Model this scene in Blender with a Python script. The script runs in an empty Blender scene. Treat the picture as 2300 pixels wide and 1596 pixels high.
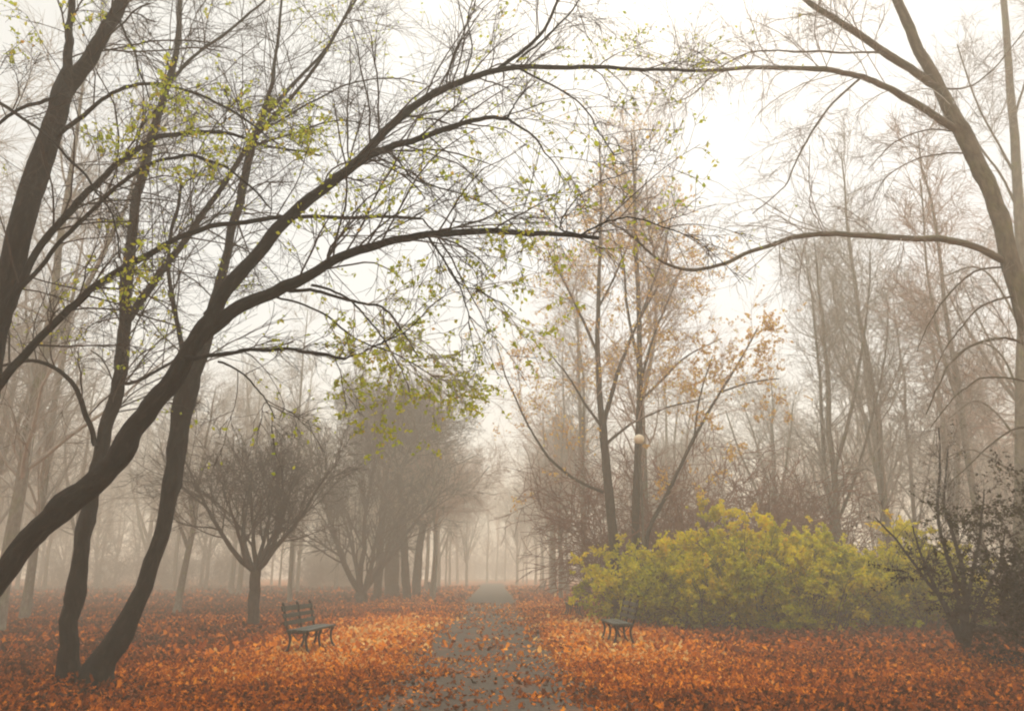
import bpy, math
import numpy as np
from mathutils import Vector, Matrix

# ------------------------------------------------------------------ camera
CAM = np.array([0.0, 0.0, 1.6])
PITCH, YAW = math.radians(15.29), math.radians(-1.28)
F = 28.0 / 36.0 * 2300.0
scene = bpy.context.scene
cd = bpy.data.cameras.new("camera"); cd.lens = 28.0; cd.sensor_width = 36.0
cd.clip_start = 0.05; cd.clip_end = 2000
cam = bpy.data.objects.new("camera", cd); scene.collection.objects.link(cam)
cam.location = CAM; cam.rotation_euler = (math.pi/2 + PITCH, 0, YAW)
scene.camera = cam
_m = cam.rotation_euler.to_matrix()
RIGHT, UP, FWD = (np.array(_m.col[0]), np.array(_m.col[1]), -np.array(_m.col[2]))

# ------------------------------------------------------------------ world
SUN_EL, SUN_AZ = math.radians(48), math.radians(16)      # azimuth measured from +Y towards +X
w = bpy.data.worlds.new("World"); scene.world = w; w.use_nodes = True
nt = w.node_tree; nt.nodes.clear()
sky = nt.nodes.new("ShaderNodeTexSky"); sky.sky_type = 'NISHITA'; sky.sun_disc = False
sky.sun_elevation = SUN_EL; sky.sun_rotation = SUN_AZ; sky.dust_density = 1
b1 = nt.nodes.new("ShaderNodeBackground"); b1.inputs[1].default_value = 0.05
nt.links.new(sky.outputs[0], b1.inputs[0])
tc = nt.nodes.new("ShaderNodeTexCoord"); sx = nt.nodes.new("ShaderNodeSeparateXYZ")
nt.links.new(tc.outputs["Generated"], sx.inputs[0])
mr = nt.nodes.new("ShaderNodeMapRange"); mr.inputs[1].default_value = 0.0; mr.inputs[2].default_value = 1.0
nt.links.new(sx.outputs[2], mr.inputs[0])
cr = nt.nodes.new("ShaderNodeValToRGB")
_e = cr.color_ramp.elements; _e.new(0.3); _e.new(0.62)
for _x, (_p, _c) in zip(_e, [(0, (0.30, 0.28, 0.235)), (0.3, (0.225, 0.21, 0.165)), (0.62, (0.215, 0.20, 0.15)), (1.0, (1.0, 0.95, 0.84))]):
    _x.position = _p; _x.color = (*_c, 1)
nt.links.new(mr.outputs[0], cr.inputs[0])
b2 = nt.nodes.new("ShaderNodeBackground"); b2.inputs[1].default_value = 2.0
nt.links.new(cr.outputs[0], b2.inputs[0])
ad = nt.nodes.new("ShaderNodeAddShader"); wo = nt.nodes.new("ShaderNodeOutputWorld")
nt.links.new(b1.outputs[0], ad.inputs[0]); nt.links.new(b2.outputs[0], ad.inputs[1]); nt.links.new(ad.outputs[0], wo.inputs[0])

# ------------------------------------------------------------------ sun behind the mist
sd = bpy.data.lights.new("sun", 'SUN'); sd.energy = 0.9; sd.angle = math.radians(25); sd.color = (1, 0.93, 0.80)
sun = bpy.data.objects.new("sun", sd); scene.collection.objects.link(sun)
_d = Vector((math.sin(SUN_AZ)*math.cos(SUN_EL), math.cos(SUN_AZ)*math.cos(SUN_EL), math.sin(SUN_EL)))
sun.rotation_euler = _d.to_track_quat('Z', 'Y').to_euler(); sun.location = (0, 20, 40)

vs = scene.view_settings; vs.view_transform = 'Standard'; vs.look = 'None'; vs.gamma = 1; vs.exposure = 0.8
cy = scene.cycles
cy.use_denoising = True; cy.filter_width = 2.1; cy.max_bounces = 6; cy.diffuse_bounces = 2; cy.glossy_bounces = 1
cy.transmission_bounces = 2; cy.volume_bounces = 1; cy.transparent_max_bounces = 8
cy.caustics_reflective = False; cy.caustics_refractive = False

HAZE_DENSITY = 0.0083
HAZE_COLOR = (0.925, 0.865, 0.745, 1)

# ------------------------------------------------------------------ helpers
def P(px, py, d):
    """photo pixel (2300 wide) -> world point standing upright over the ground line whose depth is d"""
    v = FWD + (px-1150)/F*RIGHT + (798-py)/F*UP
    Y = (d + 1.6*math.sin(PITCH))/math.cos(PITCH)
    return CAM + v*(Y/float(np.dot(v, HF)))
HF = np.array([math.sin(-YAW), math.cos(YAW), 0.0])
def G(px, py, z=0.0):
    v = FWD + (px-1150)/F*RIGHT + (798-py)/F*UP
    t = (z - CAM[2]) / v[2]
    return CAM + t*v
def depth_of(p): return float(np.dot(np.asarray(p)-CAM, FWD))

def norm(a): return a / np.maximum(np.linalg.norm(a, axis=-1, keepdims=True), 1e-9)

def mesh_obj(name, verts, faces, mat, parent=None, smooth=True, rnd=None, uv=None):
    """faces: (M,k) int array; rnd: per-face float; uv: per-vertex (N,2)"""
    me = bpy.data.meshes.new(name)
    verts = np.asarray(verts, np.float32); faces = np.asarray(faces, np.int32)
    M, k = faces.shape
    me.vertices.add(len(verts)); me.vertices.foreach_set("co", verts.ravel())
    me.loops.add(M*k); me.loops.foreach_set("vertex_index", faces.ravel())
    me.polygons.add(M); me.polygons.foreach_set("loop_start", np.arange(0, M*k, k, dtype=np.int32))
    try: me.polygons.foreach_set("loop_total", np.full(M, k, dtype=np.int32))
    except Exception: pass
    me.polygons.foreach_set("use_smooth", np.full(M, smooth))
    if rnd is not None:
        a = me.attributes.new("rnd", 'FLOAT', 'FACE'); a.data.foreach_set("value", np.asarray(rnd, np.float32))
    if uv is not None:
        u = me.uv_layers.new(name="UVMap"); u.data.foreach_set("uv", np.asarray(uv, np.float32)[faces.ravel()].ravel())
    me.update(calc_edges=True)
    me.materials.append(mat)
    o = bpy.data.objects.new(name, me); scene.collection.objects.link(o)
    if parent is not None: o.parent = parent
    return o

def thing(name, label, cat, loc, group=None, rz=0, scale=1.0):
    o = bpy.data.objects.new(name, None); scene.collection.objects.link(o)
    o.location = loc; o.rotation_euler = (0, 0, rz); o.scale = (scale,)*3
    o.empty_display_size = 0.3
    o["label"] = label; o["category"] = cat
    if group: o["group"] = group
    return o
def tag(o, label=None, cat=None, group=None, kind=None):
    if label: o["label"] = label
    if cat: o["category"] = cat
    if group: o["group"] = group
    if kind: o["kind"] = kind
    return o

def copy_thing(src, label, loc, rz, scale, group):
    r = src.copy(); scene.collection.objects.link(r)
    r.location = loc; r.rotation_euler = (0, 0, rz); r.scale = (scale,)*3
    r["label"] = label; r["group"] = group
    for ch in list(src.children):
        c = ch.copy(); scene.collection.objects.link(c); c.parent = r
        for g in ch.children:
            d = g.copy(); scene.collection.objects.link(d); d.parent = c
    return r

# ---- tubes ---------------------------------------------------------
def tubes(pts, rad, S, bump=0.0, seed=0):
    """pts (N,K,3) rad (N,K) -> verts, quads, uv"""
    N, K, _ = pts.shape
    t = np.gradient(pts, axis=1) if K > 1 else pts
    t = norm(t)
    mt = norm(pts[:, -1]-pts[:, 0])
    ax = np.eye(3)[np.argmin(np.abs(mt), axis=1)]
    u = norm(np.cross(t, np.repeat(ax[:, None], K, 1))); v = np.cross(t, u)
    a = np.arange(S)/S*2*np.pi
    R = np.repeat(rad[:, :, None], S, 2)
    if bump:
        s = np.cumsum(np.r_[0, 1]*0)  # noqa
        L = np.concatenate([np.zeros((N, 1)), np.cumsum(np.linalg.norm(np.diff(pts, axis=1), axis=2), 1)], 1)
        rg = np.random.default_rng(seed)
        m = np.zeros_like(R)
        for q in range(14):
            f = rg.uniform(0.8, 14); ph = rg.uniform(0, 6.28); kk = rg.integers(1, 5)
            m += np.sin(f*L[:, :, None] + kk*a[None, None] + ph) / (0.8+f*0.35)
        R = R*(1+bump*m)
    vt = pts[:, :, None] + R[..., None]*(np.cos(a)[None, None, :, None]*u[:, :, None] + np.sin(a)[None, None, :, None]*v[:, :, None])
    idx = np.arange(N*K*S).reshape(N, K, S)
    A = idx[:, :-1]; B = idx[:, 1:]
    q = np.stack([A, np.roll(A, -1, 2), np.roll(B, -1, 2), B], -1).reshape(-1, 4)
    L = np.concatenate([np.zeros((N, 1)), np.cumsum(np.linalg.norm(np.diff(pts, axis=1), axis=2), 1)], 1)
    uvv = np.stack([np.broadcast_to(a[None, None]/6.2832, (N, K, S)), np.broadcast_to(L[:, :, None], (N, K, S))], -1)
    return vt.reshape(-1, 3), q, uvv.reshape(-1, 2)

def catmull(p, n):
    p = np.asarray(p, float); m = len(p)
    q = np.vstack([2*p[0]-p[1], p, 2*p[-1]-p[-2]])
    out = []
    ts = np.linspace(0, m-1, n)
    for t in ts:
        i = min(int(t), m-2); f = t-i
        a, b, c, d = q[i], q[i+1], q[i+2], q[i+3]
        out.append(0.5*((2*b)+(c-a)*f+(2*a-5*b+4*c-d)*f*f+(3*b-3*c+d-a)*f**3))
    return np.array(out)

def children(pts, rad, per, rng, t0=0.15, t1=1.0, ang=(50, 15), length=(1.0, 0.4), taper=0.5, rr=0.55, K=5, wig=0.18, up=0.0,
             rmin=0.003, bias=None, end=0.35):
    """spawn `per` children on every polyline; returns pts,rad"""
    N, K0, _ = pts.shape
    per = np.broadcast_to(np.asarray(per), (N,))
    idx = np.repeat(np.arange(N), per); n = len(idx)
    t = rng.uniform(t0, t1, n)*(K0-1)
    i = np.minimum(t.astype(int), K0-2); f = (t-i)[:, None]
    pos = pts[idx, i]*(1-f)+pts[idx, i+1]*f
    r0 = rad[idx, i]*(1-f[:, 0])+rad[idx, i+1]*f[:, 0]
    tan = norm(pts[idx, i+1]-pts[idx, i])
    rv = rng.normal(size=(n, 3))
    if bias is not None: rv = rv + bias
    perp = norm(rv - (rv*tan).sum(1, keepdims=True)*tan)
    a = np.radians(rng.normal(ang[0], ang[1], n))[:, None]
    d = norm(np.cos(a)*tan+np.sin(a)*perp)
    L = length[0]*(1-taper*t/(K0-1))*(1+length[1]*rng.uniform(-1, 1, n))
    r = np.maximum(r0*rr*rng.uniform(0.75, 1.15, n), rmin)
    out = np.zeros((n, K, 3)); out[:, 0] = pos
    st = (L/(K-1))[:, None]
    for k in range(1, K):
        d = norm(d + wig*rng.normal(size=(n, 3)) + np.array([0, 0, up*(k/K if up < 0 else 1)]))
        out[:, k] = out[:, k-1]+d*st
    R = r[:, None]*np.linspace(1, end, K)[None]
    return out, np.maximum(R, rmin*0.6)

def merge(parts):
    V, Q, U, off = [], [], [], 0
    for v, q, u in parts:
        V.append(v); Q.append(q+off); U.append(u); off += len(v)
    return np.vstack(V), np.vstack(Q), np.vstack(U)

# ---- leaves --------------------------------------------------------
def leaf_geo(c, size, rng, flat=0.0, hang=0.3):
    """two folded triangles per leaf; c (N,3)"""
    n = len(c)
    d = rng.normal(size=(n, 3)); d[:, 2] = d[:, 2]*(1-flat)-hang; d = norm(d)
    nn = rng.normal(size=(n, 3))+np.array([0, 0, 3*flat]); s = norm(np.cross(d, nn)); up = np.cross(s, d)
    sz = (size*rng.uniform(0.6, 1.25, n))[:, None]
    b = c; t = c+d*sz; m = c+d*sz*0.45
    w_ = sz*rng.uniform(0.28, 0.42, (n, 1)); fo = sz*0.12
    l = m+s*w_+up*fo; r = m-s*w_+up*fo
    V = np.stack([b, l, t, r], 1).reshape(-1, 3)
    i = np.arange(n)[:, None]*4
    Fc = np.concatenate([i+[0, 1, 2], i+[0, 2, 3]], 1).reshape(-1, 3)
    return V, Fc, np.repeat(rng.uniform(0, 1, n), 2)

def along(pts, n, rng, t0=0.2):
    N, K, _ = pts.shape
    idx = rng.integers(0, N, n); t = rng.uniform(t0, 1, n)*(K-1)
    i = np.minimum(t.astype(int), K-2); f = (t-i)[:, None]
    return pts[idx, i]*(1-f)+pts[idx, i+1]*f

def vnoise(p, s, seed):
    """cheap smooth 3D noise from sines, about -1..1"""
    rg = np.random.default_rng(seed); o = np.zeros(len(p))
    for q in range(6):
        k = rg.normal(size=3)*s*(0.7+0.35*q); o += np.sin(p@k+rg.uniform(0, 6.28))
    return o/2.6

# ------------------------------------------------------------------ materials
def new_mat(name):
    m = bpy.data.materials.new(name); m.use_nodes = True
    nt = m.node_tree; nt.nodes.clear()
    out = nt.nodes.new("ShaderNodeOutputMaterial")
    return m, nt, out
def ramp(nt, cols, interp='LINEAR'):
    r = nt.nodes.new("ShaderNodeValToRGB"); r.color_ramp.interpolation = interp
    e = r.color_ramp.elements
    while len(e) < len(cols): e.new(0.5)
    for x, (p_, c) in zip(e, cols): x.position = p_; x.color = (*c, 1)
    return r
def bark_mat(name, c0, c1, c2, uv=True, rough=0.85, sc=1.0):
    m, nt, out = new_mat(name)
    b = nt.nodes.new("ShaderNodeBsdfPrincipled"); b.inputs["Roughness"].default_value = rough
    b.inputs["Specular IOR Level"].default_value = 0.2
    tc = nt.nodes.new("ShaderNodeTexCoord")
    if uv:
        mp = nt.nodes.new("ShaderNodeMapping"); mp.inputs["Scale"].default_value = (14*sc, 5*sc, 1)
        nt.links.new(tc.outputs["UV"], mp.inputs[0])
        n1 = nt.nodes.new("ShaderNodeTexNoise"); n1.inputs["Scale"].default_value = 1; n1.inputs["Detail"].default_value = 6
        n1.inputs["Roughness"].default_value = 0.65
        nt.links.new(mp.outputs[0], n1.inputs[0])
    else:
        n1 = nt.nodes.new("ShaderNodeTexNoise"); n1.inputs["Scale"].default_value = 4*sc; n1.inputs["Detail"].default_value = 2
        nt.links.new(tc.outputs["Object"], n1.inputs[0])
    r = ramp(nt, [(0.3, c0), (0.52, c1), (0.75, c2)]); nt.links.new(n1.outputs[0], r.inputs[0])
    if uv:
        n2 = nt.nodes.new("ShaderNodeTexNoise"); n2.inputs["Scale"].default_value = 2.2; n2.inputs["Detail"].default_value = 3
        nt.links.new(tc.outputs["Object"], n2.inputs[0])
        r2 = ramp(nt, [(0.5, (1, 1, 1)), (0.7, (0.85, 1.05, 0.55))]); nt.links.new(n2.outputs[0], r2.inputs[0])
        mx = nt.nodes.new("ShaderNodeMix"); mx.data_type = 'RGBA'; mx.blend_type = 'MULTIPLY'; mx.inputs[0].default_value = 0.6
        nt.links.new(r.outputs[0], mx.inputs[6]); nt.links.new(r2.outputs[0], mx.inputs[7]); nt.links.new(mx.outputs[2], b.inputs["Base Color"])
        bp = nt.nodes.new("ShaderNodeBump"); bp.inputs["Strength"].default_value = 1.0; bp.inputs["Distance"].default_value = 0.06
        nt.links.new(n1.outputs[0], bp.inputs["Height"]); nt.links.new(bp.outputs[0], b.inputs["Normal"])
    else:
        nt.links.new(r.outputs[0], b.inputs["Base Color"])
    nt.links.new(b.outputs[0], out.inputs[0])
    return m
def leaf_mat(name, cols, trans=0.45, patch=None):
    m, nt, out = new_mat(name)
    at = nt.nodes.new("ShaderNodeAttribute"); at.attribute_name = "rnd"
    r = ramp(nt, cols); nt.links.new(at.outputs["Fac"], r.inputs[0])
    col = r.outputs[0]
    if patch:
        tc = nt.nodes.new("ShaderNodeTexCoord"); n = nt.nodes.new("ShaderNodeTexNoise"); n.inputs["Scale"].default_value = patch[0]; n.inputs["Detail"].default_value = 2
        nt.links.new(tc.outputs["Object"], n.inputs[0])
        rr = ramp(nt, [(0.56, (0, 0, 0)), (0.74, (0.8, 0.8, 0.8))]); nt.links.new(n.outputs[0], rr.inputs[0])
        mx = nt.nodes.new("ShaderNodeMix"); mx.data_type = 'RGBA'; nt.links.new(rr.outputs[0], mx.inputs[0])
        nt.links.new(col, mx.inputs[6]); mx.inputs[7].default_value = (*patch[1], 1); col = mx.outputs[2]
    d = nt.nodes.new("ShaderNodeBsdfDiffuse"); t = nt.nodes.new("ShaderNodeBsdfTranslucent"); mx = nt.nodes.new("ShaderNodeMixShader")
    mx.inputs[0].default_value = trans
    nt.links.new(col, d.inputs[0]); nt.links.new(col, t.inputs[0]); nt.links.new(d.outputs[0], mx.inputs[1]); nt.links.new(t.outputs[0], mx.inputs[2])
    nt.links.new(mx.outputs[0], out.inputs[0])
    return m

BARK_DARK = bark_mat("dark_bark", (0.003, 0.002, 0.0015), (0.010, 0.007, 0.005), (0.04, 0.03, 0.022))
BARK_GREY = bark_mat("grey_bark", (0.07, 0.06, 0.042), (0.15, 0.13, 0.095), (0.24, 0.21, 0.15), sc=0.45)
BARK_MID = bark_mat("brown_bark", (0.02, 0.015, 0.012), (0.05, 0.038, 0.03), (0.09, 0.07, 0.055))
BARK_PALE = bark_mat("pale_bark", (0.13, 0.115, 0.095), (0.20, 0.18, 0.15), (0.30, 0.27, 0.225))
TWIG_RUST = bark_mat("rusty_twig", (0.12, 0.05, 0.032), (0.18, 0.08, 0.055), (0.27, 0.13, 0.085), uv=False)
TWIG_DARK = bark_mat("dark_twig", (0.03, 0.022, 0.016), (0.05, 0.038, 0.03), (0.07, 0.055, 0.045), uv=False)
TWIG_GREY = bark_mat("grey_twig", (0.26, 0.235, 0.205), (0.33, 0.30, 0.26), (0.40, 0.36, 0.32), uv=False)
TWIG_RED = bark_mat("reddish_twig", (0.34, 0.25, 0.20), (0.42, 0.31, 0.25), (0.48, 0.36, 0.30), uv=False)
LEAF_GREEN = leaf_mat("yellow_green_leaf", [(0, (0.32, 0.40, 0.03)), (0.55, (0.52, 0.58, 0.045)), (0.94, (0.60, 0.56, 0.07)), (1, (0.62, 0.34, 0.06))], 0.6)
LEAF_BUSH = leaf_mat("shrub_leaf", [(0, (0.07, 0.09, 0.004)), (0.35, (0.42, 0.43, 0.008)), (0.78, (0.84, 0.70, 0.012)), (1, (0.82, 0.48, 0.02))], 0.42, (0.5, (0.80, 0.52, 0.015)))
LEAF_DARK = leaf_mat("dark_shrub_leaf", [(0, (0.012, 0.010, 0.005)), (0.6, (0.035, 0.028, 0.012)), (0.9, (0.07, 0.075, 0.012)), (1, (0.30, 0.22, 0.02))], 0.2)
LEAF_ORANGE = leaf_mat("orange_leaf", [(0, (0.50, 0.28, 0.14)), (0.5, (0.70, 0.42, 0.12)), (0.8, (0.85, 0.55, 0.07)), (1, (0.80, 0.70, 0.10))], 0.5)

def floor_mat(name, mode):
    m, nt, out = new_mat(name)
    b = nt.nodes.new("ShaderNodeBsdfPrincipled"); b.inputs["Roughness"].default_value = 0.8; b.inputs["Specular IOR Level"].default_value = 0.15
    tc = nt.nodes.new("ShaderNodeTexCoord")
    v = nt.nodes.new("ShaderNodeTexVoronoi"); v.inputs["Scale"].default_value = 9.0; v.feature = 'F1'
    nt.links.new(tc.outputs["Object"], v.inputs["Vector"])
    sp = nt.nodes.new("ShaderNodeSeparateColor"); nt.links.new(v.outputs["Color"], sp.inputs[0])
    leafc = ramp(nt, [(0, (0.05, 0.016, 0.007)), (0.4, (0.26, 0.072, 0.018)), (0.75, (0.48, 0.15, 0.03)), (1, (0.66, 0.27, 0.06))]); nt.links.new(sp.outputs[0], leafc.inputs[0])
    n0 = nt.nodes.new("ShaderNodeTexNoise"); n0.inputs["Scale"].default_value = 0.35; n0.inputs["Detail"].default_value = 3
    nt.links.new(tc.outputs["Object"], n0.inputs[0])
    dk = ramp(nt, [(0.35, (0.6, 0.55, 0.55)), (0.65, (1.15, 1.05, 1.0))]); nt.links.new(n0.outputs[0], dk.inputs[0])
    mm = nt.nodes.new("ShaderNodeMix"); mm.data_type = 'RGBA'; mm.blend_type = 'MULTIPLY'; mm.inputs[0].default_value = 1
    nt.links.new(leafc.outputs[0], mm.inputs[6]); nt.links.new(dk.outputs[0], mm.inputs[7])
    col = mm.outputs[2]
    if mode == 'path':
        n1 = nt.nodes.new("ShaderNodeTexNoise"); n1.inputs["Scale"].default_value = 30; n1.inputs["Detail"].default_value = 8
        nt.links.new(tc.outputs["Object"], n1.inputs[0])
        g = ramp(nt, [(0.3, (0.025, 0.018, 0.013)), (0.55, (0.07, 0.053, 0.038)), (0.8, (0.14, 0.105, 0.075))]); nt.links.new(n1.outputs[0], g.inputs[0])
        n2 = nt.nodes.new("ShaderNodeTexNoise"); n2.inputs["Scale"].default_value = 1.1; n2.inputs["Detail"].default_value = 5
        nt.links.new(tc.outputs["Object"], n2.inputs[0])
        k = ramp(nt, [(0.56, (0, 0, 0)), (0.74, (0.5, 0.5, 0.5))]); nt.links.new(n2.outputs[0], k.inputs[0])
        mx = nt.nodes.new("ShaderNodeMix"); mx.data_type = 'RGBA'; nt.links.new(k.outputs[0], mx.inputs[0])
        nt.links.new(g.outputs[0], mx.inputs[6]); nt.links.new(col, mx.inputs[7]); col = mx.outputs[2]
    nt.links.new(col, b.inputs["Base Color"])
    bp = nt.nodes.new("ShaderNodeBump"); bp.inputs["Strength"].default_value = 0.6; bp.inputs["Distance"].default_value = 0.03
    nt.links.new(v.outputs["Distance"], bp.inputs["Height"]); nt.links.new(bp.outputs[0], b.inputs["Normal"])
    nt.links.new(b.outputs[0], out.inputs[0])
    return m
GROUND = floor_mat("leafy_ground", 'ground'); PATHM = floor_mat("gravel_path", 'path')
FALLEN = leaf_mat("fallen_leaf", [(0, (0.05, 0.016, 0.006)), (0.22, (0.17, 0.045, 0.012)), (0.5, (0.42, 0.105, 0.012)), (0.75, (0.76, 0.24, 0.018)), (0.93, (0.88, 0.36, 0.035)), (1, (0.76, 0.50, 0.20))], 0.12)

def plain(name, c, rough=0.6, metal=0.0, scale=8, var=0.35):
    m, nt, out = new_mat(name)
    b = nt.nodes.new("ShaderNodeBsdfPrincipled"); b.inputs["Roughness"].default_value = rough; b.inputs["Metallic"].default_value = metal
    tc = nt.nodes.new("ShaderNodeTexCoord"); n = nt.nodes.new("ShaderNodeTexNoise"); n.inputs["Scale"].default_value = scale; n.inputs["Detail"].default_value = 5
    nt.links.new(tc.outputs["Object"], n.inputs[0])
    r = ramp(nt, [(0.3, tuple(x*(1-var) for x in c)), (0.7, tuple(min(1, x*(1+var)) for x in c))]); nt.links.new(n.outputs[0], r.inputs[0])
    nt.links.new(r.outputs[0], b.inputs["Base Color"]); nt.links.new(b.outputs[0], out.inputs[0])
    return m
WOOD = plain("weathered_green_wood", (0.022, 0.028, 0.019), 0.5, 0, 12)
IRON = plain("dark_cast_iron", (0.022, 0.014, 0.011), 0.5, 0.3, 20)
POSTM = plain("grey_painted_steel", (0.10, 0.095, 0.085), 0.5)
GLOBE = plain("frosted_globe_glass", (0.72, 0.62, 0.46), 0.4, 0, 3, 0.08)

# ------------------------------------------------------------------ ground and path
def grid(x0, x1, y0, y1, nx, ny, zf):
    X, Y = np.meshgrid(np.linspace(x0, x1, nx), np.linspace(y0, y1, ny))
    V = np.stack([X, Y, zf(X, Y)], -1).reshape(-1, 3)
    i = np.arange(nx*ny).reshape(ny, nx)
    Q = np.stack([i[:-1, :-1], i[:-1, 1:], i[1:, 1:], i[1:, :-1]], -1).reshape(-1, 4)
    return V, Q
def gz(X, Y):
    side = np.clip((np.abs(X+0.1)-2.2)/3.0, 0, 1)
    return side*(0.03*np.sin(X*0.7+1)*np.cos(Y*0.5)+0.02*np.sin(X*1.9+Y*1.3))
def zat(x, y): return float(gz(np.array(x), np.array(y)))
xs = np.unique(np.concatenate([np.linspace(-200, -30, 20), np.linspace(-30, 30, 121), np.linspace(30, 200, 20)]))
ys = np.unique(np.concatenate([np.linspace(-60, 0, 10), np.linspace(0, 60, 121), np.linspace(60, 250, 30)]))
X, Y = np.meshgrid(xs, ys); V = np.stack([X, Y, gz(X, Y)], -1).reshape(-1, 3)
i = np.arange(X.size).reshape(X.shape)
Q = np.stack([i[:-1, :-1], i[:-1, 1:], i[1:, 1:], i[1:, :-1]], -1).reshape(-1, 4)
g_ = mesh_obj("ground", V, Q, GROUND); tag(g_, kind="structure")
def edge(y, s):
    return 0.22*np.sin(y*0.9+s)+0.13*np.sin(y*2.3+2*s)+0.08*np.sin(y*5.1+3*s)
py_ = np.linspace(-6, 140, 600)
le = -1.85+edge(py_, 1.0); re = 1.55+edge(py_, 4.0)
cols = np.linspace(0, 1, 9)
V = np.stack([np.outer(1-cols, le)+np.outer(cols, re), np.tile(py_, (9, 1)), np.full((9, 600), 0.006)], -1)
i = np.arange(9*600).reshape(9, 600)
Q = np.stack([i[:-1, :-1], i[1:, :-1], i[1:, 1:], i[:-1, 1:]], -1).reshape(-1, 4)
p_ = mesh_obj("path", V.reshape(-1, 3), Q, PATHM); tag(p_, kind="structure")

# fallen leaves: one sheet of countless leaves
rng = np.random.default_rng(7)
def scatter(n, ya, yb, keep):
    y = np.sqrt(rng.uniform(0, 1, n)*(yb**2-ya**2)+ya**2)
    x = rng.uniform(-1, 1, n)*(0.68*y+3.5)
    p = np.stack([x, y, np.zeros(n)], -1)
    inpath = np.clip(1-np.maximum(np.abs(x+0.15)-1.0, 0)/1.1, 0, 1)
    nz = vnoise(p*np.array([1.0, 0.55, 1]), 1.3, 3)*0.6+vnoise(p, 3.5, 5)*0.4
    prob = np.clip(1-inpath*(0.93-0.24*np.clip(nz, -1, 1)), 0.05, 1)
    k = rng.uniform(0, 1, n) < prob
    return p[k]
LOB = np.array([[0, -0.5], [0.22, -0.22], [0.5, -0.12], [0.27, 0.1], [0.34, 0.36], [0.1, 0.27], [0, 0.55], [-0.1, 0.27], [-0.34, 0.36], [-0.27, 0.1], [-0.5, -0.12], [-0.22, -0.22]])
PILES = [tuple(G(*q)[:2]) for q in ((150, 1552), (195, 1552), (567, 1413), (2168, 1462), (2480, 1500))]
def fallen(c, size, lod):
    n = len(c)
    shp = LOB if lod == 0 else LOB[[0, 2, 4, 6, 8, 10]]
    k = len(shp)
    a = rng.uniform(0, 6.28, n); ca, sa = np.cos(a), np.sin(a)
    sz = size*rng.uniform(0.55, 1.3, n)
    lx = shp[None, :, 0]*rng.uniform(0.8, 1.1, (n, 1)); ly = shp[None, :, 1]*np.ones((n, 1))
    curl = rng.uniform(-0.2, 0.9, (n, 1))
    lz = curl*(lx**2+ly**2*0.8)+0.10*rng.normal(size=(n, k))
    pitch, roll = rng.normal(0, 0.38, (n, 1)), rng.normal(0, 0.38, (n, 1))
    zz = lz+lx*np.tan(np.clip(roll, -1, 1))+ly*np.tan(np.clip(pitch, -1, 1))
    x = (lx*ca[:, None]-ly*sa[:, None]); y = (lx*sa[:, None]+ly*ca[:, None])
    R = np.stack([x, y, zz], -1)*sz[:, None, None]
    base = c.copy(); base[:, 2] += gz(c[:, 0], c[:, 1])+0.012+rng.uniform(0, 0.05, n)*(np.abs(c[:, 0]) > 1.7)
    for bx, by in PILES:
        dd = np.hypot(c[:, 0]-bx, c[:, 1]-by); base[:, 2] += 0.16*np.clip(1-dd/0.9, 0, 1)*rng.uniform(.4, 1, n)
    R[..., 2] -= np.minimum(R[..., 2].min(1), 0)[:, None]*0.8
    V = np.concatenate([base[:, None], base[:, None]+R], 1)
    i = np.arange(n)[:, None, None]*(k+1)
    j = np.arange(k)
    tri = np.stack([np.zeros(k, int), 1+j, 1+(j+1) % k], -1)[None]+i
    pos = c
    nz = 0.14*vnoise(pos, 0.5, 11)
    # light from the path opening, painted as brighter leaf colour along both edges
    d = np.abs(np.abs(c[:, 0]+0.1)-3.2); painted_light = np.exp(-(d/1.8)**2)*np.exp(-((c[:, 1]-24)/9.5)**2)
    right = np.clip((c[:, 0]-4)/6, 0, 1)
    h = np.clip(rng.beta(1.5, 1.8, n)*.95+nz*0.9+0.42*painted_light-0.27*np.clip((np.abs(c[:, 0]+.1)-3.6)/6, 0, 1)-0.05*np.clip((14-c[:, 1])/5, 0, 1), 0, 1)
    return V.reshape(-1, 3), tri.reshape(-1, 3), np.repeat(h, k)
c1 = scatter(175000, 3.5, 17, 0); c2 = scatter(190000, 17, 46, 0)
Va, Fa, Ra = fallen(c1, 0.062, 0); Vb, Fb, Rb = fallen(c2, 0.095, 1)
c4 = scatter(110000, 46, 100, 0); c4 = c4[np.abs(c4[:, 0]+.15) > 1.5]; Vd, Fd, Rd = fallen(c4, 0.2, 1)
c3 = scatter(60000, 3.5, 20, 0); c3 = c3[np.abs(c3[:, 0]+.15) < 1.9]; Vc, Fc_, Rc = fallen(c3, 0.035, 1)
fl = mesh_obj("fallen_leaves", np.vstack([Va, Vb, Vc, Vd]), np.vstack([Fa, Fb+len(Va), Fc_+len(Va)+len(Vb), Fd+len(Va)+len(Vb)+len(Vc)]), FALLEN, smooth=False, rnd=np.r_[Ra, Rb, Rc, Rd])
tag(fl, "rust and orange fallen leaves covering the park floor", "leaves", kind="stuff")

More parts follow.
